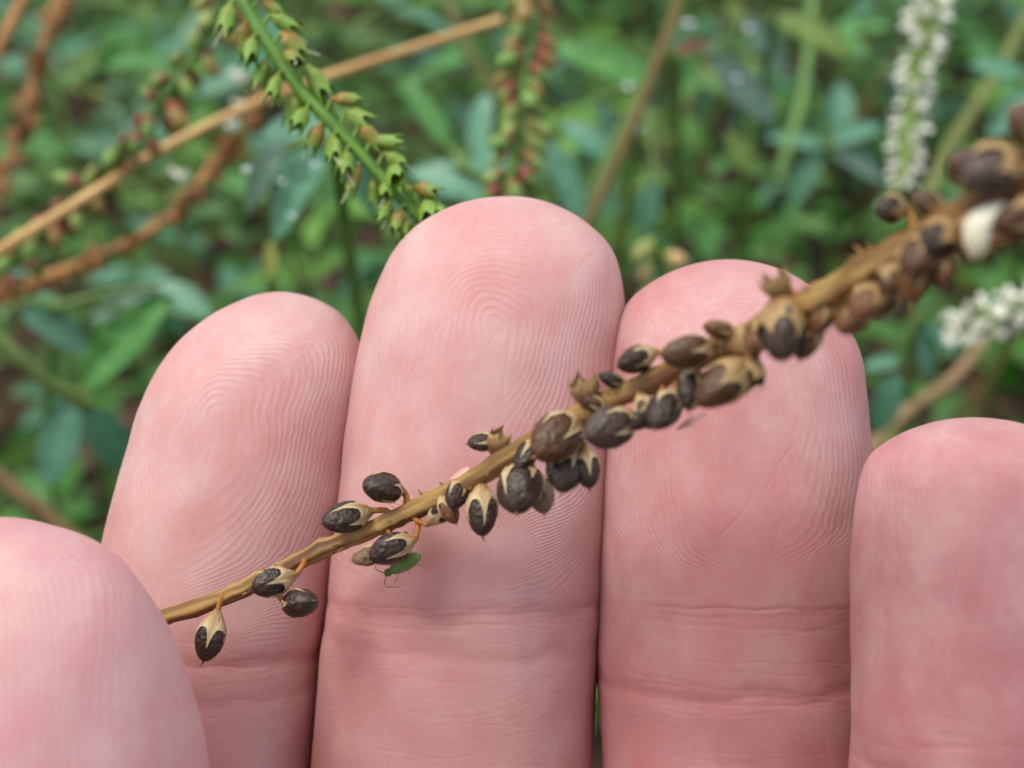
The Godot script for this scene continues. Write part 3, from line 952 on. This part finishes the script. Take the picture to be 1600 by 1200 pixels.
func make_meadow() -> void:
	# soil as one sheet out to the horizon
	var soil := MeshInstance3D.new()
	soil.name = "soil"
	var pm := PlaneMesh.new()
	pm.size = Vector2(120, 120)
	soil.mesh = pm
	soil.material_override = M.soil
	add_child(soil)
	tag(soil, "", "", "", "structure")
	soil.set_meta("label", "dark brown soil under the weeds")
	soil.set_meta("category", "ground")
	# low leaves that hide the soil
	scatter("ground_cover", leaflet_meshes[0], M.cover, 15000, 0.75, 0.0, 0.075, 0.010, 0.021, 101, "low bright green leaves covering the ground", "ground cover", Vector3(0, 0, -0.55))
	scatter("dry_litter", leaflet_meshes[3], M.litter, 1100, 0.7, 0.0, 0.06, 0.008, 0.024, 102, "dead reddish brown leaves lying between the weeds", "leaf litter", Vector3(0, 0, -0.55))
	scatter("meadow_leaves", leaflet_meshes[2], M.far_cover, 26000, 3.2, 0.72, 0.12, 0.02, 0.045, 103, "far weeds around the clover patch", "ground cover", Vector3(0, 0, -0.55))
	var protos := []
	for k in 7:
		protos.append(make_plant(rng.randf_range(0.12, 0.19), 12 + k % 4, [0.0, 0.25, 0.1, 0.4, 0.0, 0.3, -0.1][k]))
	var forward := -eye.basis.z
	var placed := 0
	var tries := 0
	while placed < 170 and tries < 4000:
		tries += 1
		var p := Vector3(rng.randf_range(-0.42, 0.42), 0, rng.randf_range(-1.05, -0.14))
		var proto: Node3D = protos[placed % protos.size()]
		var scale_ := rng.randf_range(0.75, 1.15)
		var reach := 0.19 * scale_
		# keep clear of the hand, arm and camera
		var deep := (p + Vector3(0, reach, 0) - eye.origin).dot(forward)
		if deep < 0.2 or (p.z > -0.3 and absf(p.x) < 0.14):
			continue
		var c: Node3D = proto.duplicate()
		c.name = numbered("clover_plant")
		add_child(c)
		c.position = p
		c.rotation.y = rng.randf() * TAU
		c.scale = Vector3.ONE * scale_
		tag(c, "blurred leafy clover plant among the weeds behind the hand", "plant", "clover plants in the blurred background")
		placed += 1
	for p in protos:
		p.free()
	# slender leafless stems, some dry
	for k in 46:
		var foot := Vector3(rng.randf_range(-0.4, 0.4), 0, rng.randf_range(-0.95, -0.24))
		var tip := foot + Vector3(rng.randf_range(-0.09, 0.09), rng.randf_range(0.1, 0.2), rng.randf_range(-0.05, 0.05))
		if (tip - eye.origin).dot(forward) < 0.21:
			continue
		var o := thing("slender_stalk", foot, "thin bare plant stem among the blurred weeds behind the hand", "plant stem", "thin bare stems in the blurred background")
		var b := Builder.new()
		var pts := spline([Vector3.ZERO, (tip - foot) * 0.5 + Vector3(rng.randf_range(-0.015, 0.015), 0, 0), tip - foot], 6)
		b.tube(pts, widths(pts.size(), 0.0011, 0.0006), 6)
		part("stem", b.commit(), [M.stem_green, M.stem_olive, M.stem_straw][k % 3], o)

func scatter(called: String, mesh: Mesh, mat: Material, count: int, radius: float, inner: float, high: float, s0: float, s1: float, seed_: int, label: String, category: String, centre: Vector3) -> void:
	var r := RandomNumberGenerator.new()
	r.seed = seed_
	var mmh := MultiMesh.new()
	mmh.transform_format = MultiMesh.TRANSFORM_3D
	mmh.use_colors = true
	mmh.mesh = mesh
	mmh.instance_count = count
	var k := 0
	while k < count:
		var a := r.randf() * TAU
		var d := sqrt(r.randf()) * radius
		var p := centre + Vector3(cos(a) * d, 0, sin(a) * d)
		if d < inner:
			continue
		p.y = 0.004 + high * pow(r.randf(), 1.4)
		var deep := (p - eye.origin).dot(-eye.basis.z)
		if deep < 0.22 and p.distance_to(eye.origin) < 0.34:
			p.y = 0.004
		var dir := Vector3(r.randfn(), r.randf_range(-0.3, 0.6), r.randfn()).normalized()
		var n := Vector3(r.randfn() * 0.5, 1.0, r.randfn() * 0.5 + 0.2).normalized()
		mmh.set_instance_transform(k, Transform3D(facing(dir, n).scaled_local(Vector3.ONE * r.randf_range(s0, s1)), p))
		var g := r.randf()
		mmh.set_instance_color(k, Color(0.7 + 0.5 * g, 0.75 + 0.4 * r.randf(), 0.7 + 0.5 * r.randf()))
		k += 1
	var o := MultiMeshInstance3D.new()
	o.name = called
	o.multimesh = mmh
	o.material_override = mat
	add_child(o)
	tag(o, label, category, "", "stuff")

func materials() -> void:
	M.veins = vein_texture()
	M.teal = leaf_material(Color(0.43, 0.68, 0.54), 0.42)
	M.teal_dark = leaf_material(Color(0.36, 0.61, 0.45), 0.42)
	M.broad = leaf_material(Color(0.5, 0.74, 0.61), 0.42)
	M.glaucous = leaf_material(Color(0.50, 0.64, 0.57), 0.4)
	M.green = leaf_material(Color(0.40, 0.67, 0.33), 0.45)
	M.bright = leaf_material(Color(0.46, 0.69, 0.24), 0.5)
	M.lime = leaf_material(Color(0.5, 0.62, 0.27), 0.5)
	M.yellow = leaf_material(Color(0.66, 0.68, 0.32), 0.5)
	M.rust = leaf_material(Color(0.52, 0.34, 0.24), 0.7)
	M.cover = leaf_material(Color(0.37, 0.61, 0.24), 0.5)
	M.cover.vertex_color_use_as_albedo = true
	M.far_cover = leaf_material(Color(0.3, 0.5, 0.24), 0.55)
	M.far_cover.vertex_color_use_as_albedo = true
	M.litter = leaf_material(Color(0.5, 0.36, 0.27), 0.8)
	M.litter.vertex_color_use_as_albedo = true
	M.stem_green = material(Color(0.38, 0.5, 0.22), 0.55)
	M.stem_olive = material(Color(0.44, 0.42, 0.2), 0.6)
	M.stem_straw = material(Color(0.6, 0.5, 0.34), 0.65)
	M.dry = material(Color.WHITE, 0.62, true)
	M.pod = material(Color.WHITE, 0.42, true)
	var wrinkle := NoiseTexture2D.new()
	wrinkle.width = 256
	wrinkle.height = 256
	wrinkle.seamless = true
	var cells := noise(17, 0.03, 2)
	cells.noise_type = FastNoiseLite.TYPE_CELLULAR
	cells.cellular_return_type = FastNoiseLite.RETURN_DISTANCE2_SUB
	wrinkle.noise = cells
	M.pod.heightmap_enabled = true
	M.pod.heightmap_texture = wrinkle
	M.pod.heightmap_scale = 0.011
	M.pod.uv1_triplanar = true
	M.pod.uv1_scale = Vector3.ONE * 0.9
	M.husk = material(Color.WHITE, 0.6, true)
	M.husk.cull_mode = BaseMaterial3D.CULL_DISABLED
	M.husk_brown = material(Color(0.86, 0.74, 0.62), 0.75, true)
	M.green_cup = material(Color.WHITE, 0.5, true)
	M.green_cup.backlight_enabled = true
	M.green_cup.backlight = Color(0.4, 0.45, 0.25)
	M.pod_green = material(Color.WHITE, 0.5, true)
	M.seed = material(Color.WHITE, 0.35, true)
	M.bug = material(Color.WHITE, 0.4, true)
	M.petal = material(Color(0.9, 0.72, 0.66), 0.5)
	M.petal.backlight_enabled = true
	M.petal.backlight = Color(0.5, 0.4, 0.38)
	M.white = material(Color(0.97, 0.965, 0.91), 0.6)
	M.white.backlight_enabled = true
	M.white.backlight = Color(0.4, 0.42, 0.36)
	M.water = StandardMaterial3D.new()
	M.water.albedo_color = Color(1, 1, 1, 0.04)
	M.water.roughness = 0.03
	M.water.refraction_enabled = true
	M.water.refraction_scale = 0.033
	M.cloth = material(Color(0.26, 0.3, 0.36), 0.8)
	M.soil = material(Color.WHITE, 0.95)
	var nt := NoiseTexture2D.new()
	nt.width = 512
	nt.height = 512
	nt.seamless = true
	nt.noise = noise(9, 0.02, 5)
	var ramp := Gradient.new()
	ramp.colors = PackedColorArray([Color(0.12, 0.09, 0.06), Color(0.26, 0.19, 0.13), Color(0.36, 0.27, 0.19)])
	ramp.offsets = PackedFloat32Array([0.2, 0.55, 0.9])
	nt.color_ramp = ramp
	M.soil.albedo_texture = nt
	M.soil.uv1_triplanar = true
	M.soil.uv1_world_triplanar = true
	M.soil.uv1_scale = Vector3.ONE * 4.0

func _ready() -> void:
	rng.seed = 20240
	# camera: held over the weeds, looking down
	eye = Transform3D(Basis(Vector3.RIGHT, deg_to_rad(-40.0)), Vector3(0, 0.32, 0))
	var cam := Camera3D.new()
	cam.name = "camera"
	cam.transform = eye
	cam.near = 0.005
	cam.far = 200.0
	cam.current = true
	var lens := CameraAttributesPhysical.new()
	lens.frustum_focal_length = 12.0 / tan(atan(600.0 / FOCAL))
	lens.frustum_focus_distance = 0.0785
	lens.frustum_near = 0.005
	lens.frustum_far = 200.0
	lens.exposure_aperture = lens.frustum_focal_length / 1.5
	cam.attributes = lens
	cam.fov = rad_to_deg(2.0 * atan(600.0 / FOCAL))
	add_child(cam)
	var we := WorldEnvironment.new()
	we.name = "world"
	var env := Environment.new()
	env.background_mode = Environment.BG_SKY
	var sky := Sky.new()
	var sm := ProceduralSkyMaterial.new()
	sm.sky_top_color = Color(0.76, 0.79, 0.84)
	sm.sky_horizon_color = Color(0.70, 0.73, 0.77)
	sm.sky_curve = 0.2
	sm.ground_bottom_color = Color(0.16, 0.2, 0.12)
	sm.ground_horizon_color = Color(0.5, 0.54, 0.5)
	sky.sky_material = sm
	env.sky = sky
	env.tonemap_mode = Environment.TONE_MAPPER_LINEAR
	env.tonemap_exposure = 1.8
	env.sdfgi_enabled = true
	env.ssao_enabled = true
	env.ssil_enabled = true
	we.environment = env
	add_child(we)
	var sun := DirectionalLight3D.new()
	sun.name = "sun"
	sun.light_energy = 0.5
	sun.light_angular_distance = 30.0
	sun.light_color = Color(1.0, 0.98, 0.95)
	sun.shadow_enabled = true
	sun.basis = Basis.looking_at(-(eye.basis * Vector3(-0.42, 0.72, 0.55)), Vector3.FORWARD)
	add_child(sun)

	materials()
	for k in 4:
		leaflet_meshes.append(make_leaflet([0.18, 0.21, 0.165, 0.2][k], [0.12, 0.3, 0.5, 0.2][k], [0.1, 0.22, 0.12, 0.3][k], k + 1))
	var dm := SphereMesh.new()
	dm.radius = 1.0
	dm.height = 1.3
	dm.radial_segments = 14
	dm.rings = 7
	M.drop_mesh = dm
	for k in 4:
		pod_meshes.append(make_pod(200 + k, lin(30, 20, 14), lin(78, 57, 42)))
	pod_meshes.append(make_pod(204, lin(92, 70, 46), lin(150, 120, 86)))
	pod_meshes.append(make_pod(205, lin(64, 40, 23), lin(110, 76, 44)))
	pod_meshes.append(make_pod(206, lin(48, 34, 28), lin(98, 78, 66)))
	pod_meshes.append(make_pod(207, lin(88, 54, 28), lin(138, 94, 52)))
	for k in 5:
		husk_meshes.append(make_husk(300 + k, [0.2, 0.27, 0.15, 0.23, 0.18][k], [0.5, 0.42, 0.56, 0.44, 0.52][k], 0.0, lin(156, 116, 66), lin(204, 182, 140), true, 3.4))
	for k in 5:
		husk_meshes.append(make_husk(340 + k, [0.4, 0.5, 0.34, 0.46, 0.42][k], [0.4, 0.3, 0.46, 0.34, 0.3][k], 0.03, lin(122, 80, 40), lin(178, 148, 100), true, 2.2))
	make_floret()

	make_meadow()
	make_hand()
	make_dry_stalk()
	make_aphid()
	make_green_raceme()
	plants_behind()

func plants_behind() -> void:
	# dry straw and stalks
	bare_stalk("straw", [[-60, 436, 149], [0, 392, 150], [160, 292, 153.5], [245, 238, 160], [420, 152, 166], [600, 90, 172], [782, 31, 178]], 0.0007, 0.00062, lin(224, 186, 124), lin(182, 132, 74), "long pale straw crossing the upper left behind the green stalk", "straw", 51)
	bare_stalk("straw", [[-50, 180, 190], [0, 72, 190], [40, -12, 192], [80, -90, 195]], 0.0008, 0.0008, lin(196, 140, 78), lin(150, 96, 50), "short straw cutting the top left corner", "straw", 52)
	var made := bare_stalk("dry_spike", [[-60, 480, 185], [0, 455, 186], [160, 400, 188], [270, 335, 190], [330, 262, 192], [372, 220, 194], [400, 150, 196]], 0.0009, 0.0007, lin(184, 130, 62), lin(104, 70, 38), "dry orange brown spike with white flecks below the long straw", "seed stalk", 53)
	crumbs(made[0], made[1], 54, 0.004, 0)
	for q in [[392, 130, 195, 0.0034], [378, 205, 192, 0.0034], [300, 284, 188, 0.0032], [385, 170, 193, 0.0022]]:
		floret(made[0], Transform3D(facing(eye.basis * Vector3(-0.6, 0.3, 0.5), eye.basis.z).scaled_local(Vector3.ONE * q[3]), pix(q[0], q[1], q[2]) - made[0].position))
	made = bare_stalk("dry_spike", [[-40, 380, 205], [0, 300, 205], [35, 190, 207], [62, 90, 210], [95, -20, 214], [120, -110, 218]], 0.0009, 0.0008, lin(160, 118, 66), lin(90, 62, 36), "dry brown spike rising along the left edge", "seed stalk", 54)
	crumbs(made[0], made[1], 54, 0.0042, 0)
	bare_stalk("brown_stalk", [[900, 380, 205], [940, 300, 208], [985, 200, 214], [1025, 100, 222], [1065, -10, 230], [1100, -120, 240]], 0.00085, 0.00105, lin(112, 92, 38), lin(84, 72, 28), "bare olive brown stem standing behind the middle and ring fingertips", "plant stem", 55)
	bare_stalk("olive_stalk", [[1440, 330, 260], [1490, 220, 268], [1560, 110, 278], [1640, -40, 290]], 0.0014, 0.0012, lin(116, 126, 62), lin(96, 104, 48), "thick olive green stem in the upper right behind the white flowers", "plant stem", 56)
	bare_stalk("green_stalk", [[1215, 280, 280], [1250, 170, 288], [1262, 90, 294], [1275, -60, 305]], 0.0011, 0.0009, lin(110, 150, 80), lin(96, 128, 62), "pale green stem left of the white flower stalk", "plant stem", 57)
	bare_stalk("straw", [[880, 250, 300], [780, 150, 296], [715, 40, 290], [690, -60, 288]], 0.0011, 0.0009, lin(150, 138, 86), lin(120, 112, 66), "blurred dull straw behind the red and green spike", "straw", 58)
	bare_stalk("green_stalk", [[-50, 485, 170], [15, 545, 172], [75, 598, 176], [138, 640, 182], [230, 760, 200]], 0.0011, 0.0009, lin(128, 146, 78), lin(104, 124, 60), "pale green leaf stem at the left edge above the thumb", "plant stem", 59)
	bare_stalk("brown_stalk", [[-60, 690, 230], [0, 745, 230], [110, 835, 232], [200, 920, 236]], 0.0013, 0.0012, lin(140, 116, 72), lin(110, 84, 52), "dull brown stem just above the thumb", "plant stem", 60)
	bare_stalk("straw", [[1340, 720, 240], [1420, 640, 244], [1490, 590, 248], [1545, 520, 250], [1580, 470, 252]], 0.0012, 0.001, lin(164, 136, 96), lin(136, 104, 72), "pale straw behind the little fingertip", "straw", 61)
	# racemes
	var greens := [lin(112, 146, 62), lin(144, 164, 84), lin(98, 128, 54), lin(150, 124, 64)]
	var reds := [lin(134, 56, 46), lin(126, 92, 52), lin(140, 80, 62), lin(116, 120, 58)]
	bud_raceme("budding_stalk", [[360, -40, 152], [335, 30, 150], [282, 120, 148], [230, 195, 151], [170, 262, 155], [100, 335, 159], [30, 395, 161], [-40, 450, 162]], 46, 0.0029, "stalk of green pods with red cups, crossing the straw at the upper left", greens, reds, 81)
	bud_raceme("budding_stalk", [[790, 330, 150], [805, 240, 152], [818, 150, 155], [826, 60, 158], [830, -30, 160]], 42, 0.0028, "upright stalk of red and green pods above the middle fingertip", greens, reds, 84)
	white_raceme([[1412, 300, 196], [1416, 230, 198], [1432, 120, 202], [1452, 10, 206], [1470, -90, 212]], 48, 0.98, 0.02, 0.0033, "upright stalk of white flowers in the upper right", 87)
	white_raceme([[1760, 420, 190], [1660, 462, 188], [1580, 488, 186], [1510, 506, 186], [1490, 512, 186]], 34, 0.1, 1.0, 0.0036, "sideways stalk of white flowers at the right edge", 88)
	bud_raceme("budding_stalk", [[1050, 470, 200], [1035, 420, 196], [1026, 370, 193]], 9, 0.0036, "small green bud stalk with a tan tip left of the ring fingertip", [lin(150, 150, 84), lin(196, 158, 110)], [lin(130, 150, 70)], 89)
	# plants whose leaves can be told apart
	var o := leafy_plant("clover_plant", [522, 222, 150], [600, 700, 330], [[512, 236, 412, 378, 150, 6.0, M.broad, -0.1], [448, 238, 343, 322, 152, 8.0, M.glaucous, 0.2], [530, 232, 596, 338, 150, 5.0, M.broad, 0.1], [520, 206, 398, 186, 156, 4.0, M.broad, 0.0]], "clover plant with broad blue green leaves left of the middle fingertip")
	droplets(o, [[455, 335, 149, 0.0008], [492, 255, 147, 0.0007], [440, 281, 149, 0.0006], [385, 262, 151, 0.0008]])
	leafy_plant("clover_plant", [138, 622, 182], [200, 900, 360], [[128, 604, 254, 462, 182, -6.0, M.green, 0.2], [122, 620, 58, 768, 180, 5.0, M.broad, 0.2], [142, 634, 218, 756, 180, 6.0, M.teal, -0.2]], "clover plant with three long leaves left of the index finger")
	leafy_plant("clover_plant", [90, 480, 200], [60, 800, 380], [[30, 476, 148, 546, 200, 4.0, M.broad, 0.3], [255, 452, 128, 494, 202, 3.0, M.glaucous, 0.1], [90, 470, 10, 420, 205, 0.0, M.teal, 0.0], [330, 500, 240, 430, 205, 0.0, M.broad, 0.2]], "clover plant with dull blue leaves left of the index fingertip")
	o = leafy_plant("clover_plant", [1150, 60, 250], [1180, 500, 460], [[1160, 24, 1236, 112, 250, 3.0, M.glaucous, -0.2], [1112, 84, 1215, 190, 246, 3.0, M.glaucous, -0.3], [1178, 275, 1142, 196, 250, 0.0, M.lime, 0.1]], "clover plant with pale bluish leaves above the ring finger")
	droplets(o, [[1075, 34, 246, 0.0014], [1170, 42, 246, 0.0012], [1150, 120, 243, 0.001]])
	leafy_plant("clover_plant", [1290, 230, 300], [1300, 500, 480], [[1290, 230, 1200, 210, 300, 0.0, M.broad, 0.2], [1295, 225, 1380, 190, 300, 0.0, M.broad, 0.0], [1300, 240, 1390, 280, 300, 2.0, M.glaucous, 0.2], [1280, 240, 1230, 320, 300, 4.0, M.broad, 0.0], [1310, 215, 1320, 120, 302, 0.0, M.teal, 0.0]], "clover plant with a spread of dull teal leaves left of the upright white flowers")
	leafy_plant("clover_plant", [1430, 500, 210], [1420, 760, 360], [[1440, 498, 1457, 596, 210, 4.0, M.broad, 0.1], [1446, 506, 1505, 558, 210, 4.0, M.broad, -0.2], [1420, 560, 1350, 570, 214, 0.0, M.teal, 0.2], [1400, 580, 1372, 690, 214, 4.0, M.broad, 0.0]], "clover plant with narrow teal leaves between the ring and little fingers")
	o = leafy_plant("clover_plant", [1000, 140, 230], [960, 500, 420], [[1030, 140, 865, 60, 234, 0.0, M.green, 0.0], [925, 160, 985, 240, 228, 4.0, M.broad, 0.2], [905, 350, 862, 215, 220, -4.0, M.broad, 0.2], [1026, 282, 990, 380, 220, 4.0, M.broad, -0.2], [960, 250, 880, 180, 226, 0.0, M.teal, 0.0]], "clover plant with broad green leaves either side of the bare brown stem")
	droplets(o, [[980, 132, 224, 0.0012], [1000, 200, 222, 0.0007]])
	leafy_plant("clover_plant", [1610, 150, 230], [1600, 500, 420], [[1612, 142, 1545, 212, 230, 0.0, M.broad, 0.2], [1600, 120, 1520, 90, 232, 0.0, M.teal, 0.1]], "clover plant with a blunt teal leaf at the right edge")
	leafy_plant("clover_plant", [720, 260, 190], [700, 600, 360], [[780, 310, 640, 250, 190, 0.0, M.broad, 0.1], [700, 230, 640, 130, 196, 0.0, M.green, 0.0], [740, 240, 760, 140, 196, 0.0, M.broad, 0.0]], "clover plant with a wide leaf behind the tip of the green stalk")
	leafy_plant("yellow_sprout", [424, 440, 190], [430, 700, 350], [[424, 436, 421, 372, 188, 0.0, M.yellow, 0.0]], "small yellowing leaf between the index and middle fingertips")
	leafy_plant("grass_blade", [1210, 26, 230], [1150, 400, 430], [[1210, 26, 1332, 80, 230, -6.0, M.lime, 0.0]], "pale green pod-like leaf pointing right at the top right")
	leafy_plant("withered_sprout", [1060, 90, 240], [1060, 420, 430], [[1050, 88, 1110, 56, 240, 0.0, M.rust, 0.0]], "pinkish brown withered leaf beside the bare brown stem")
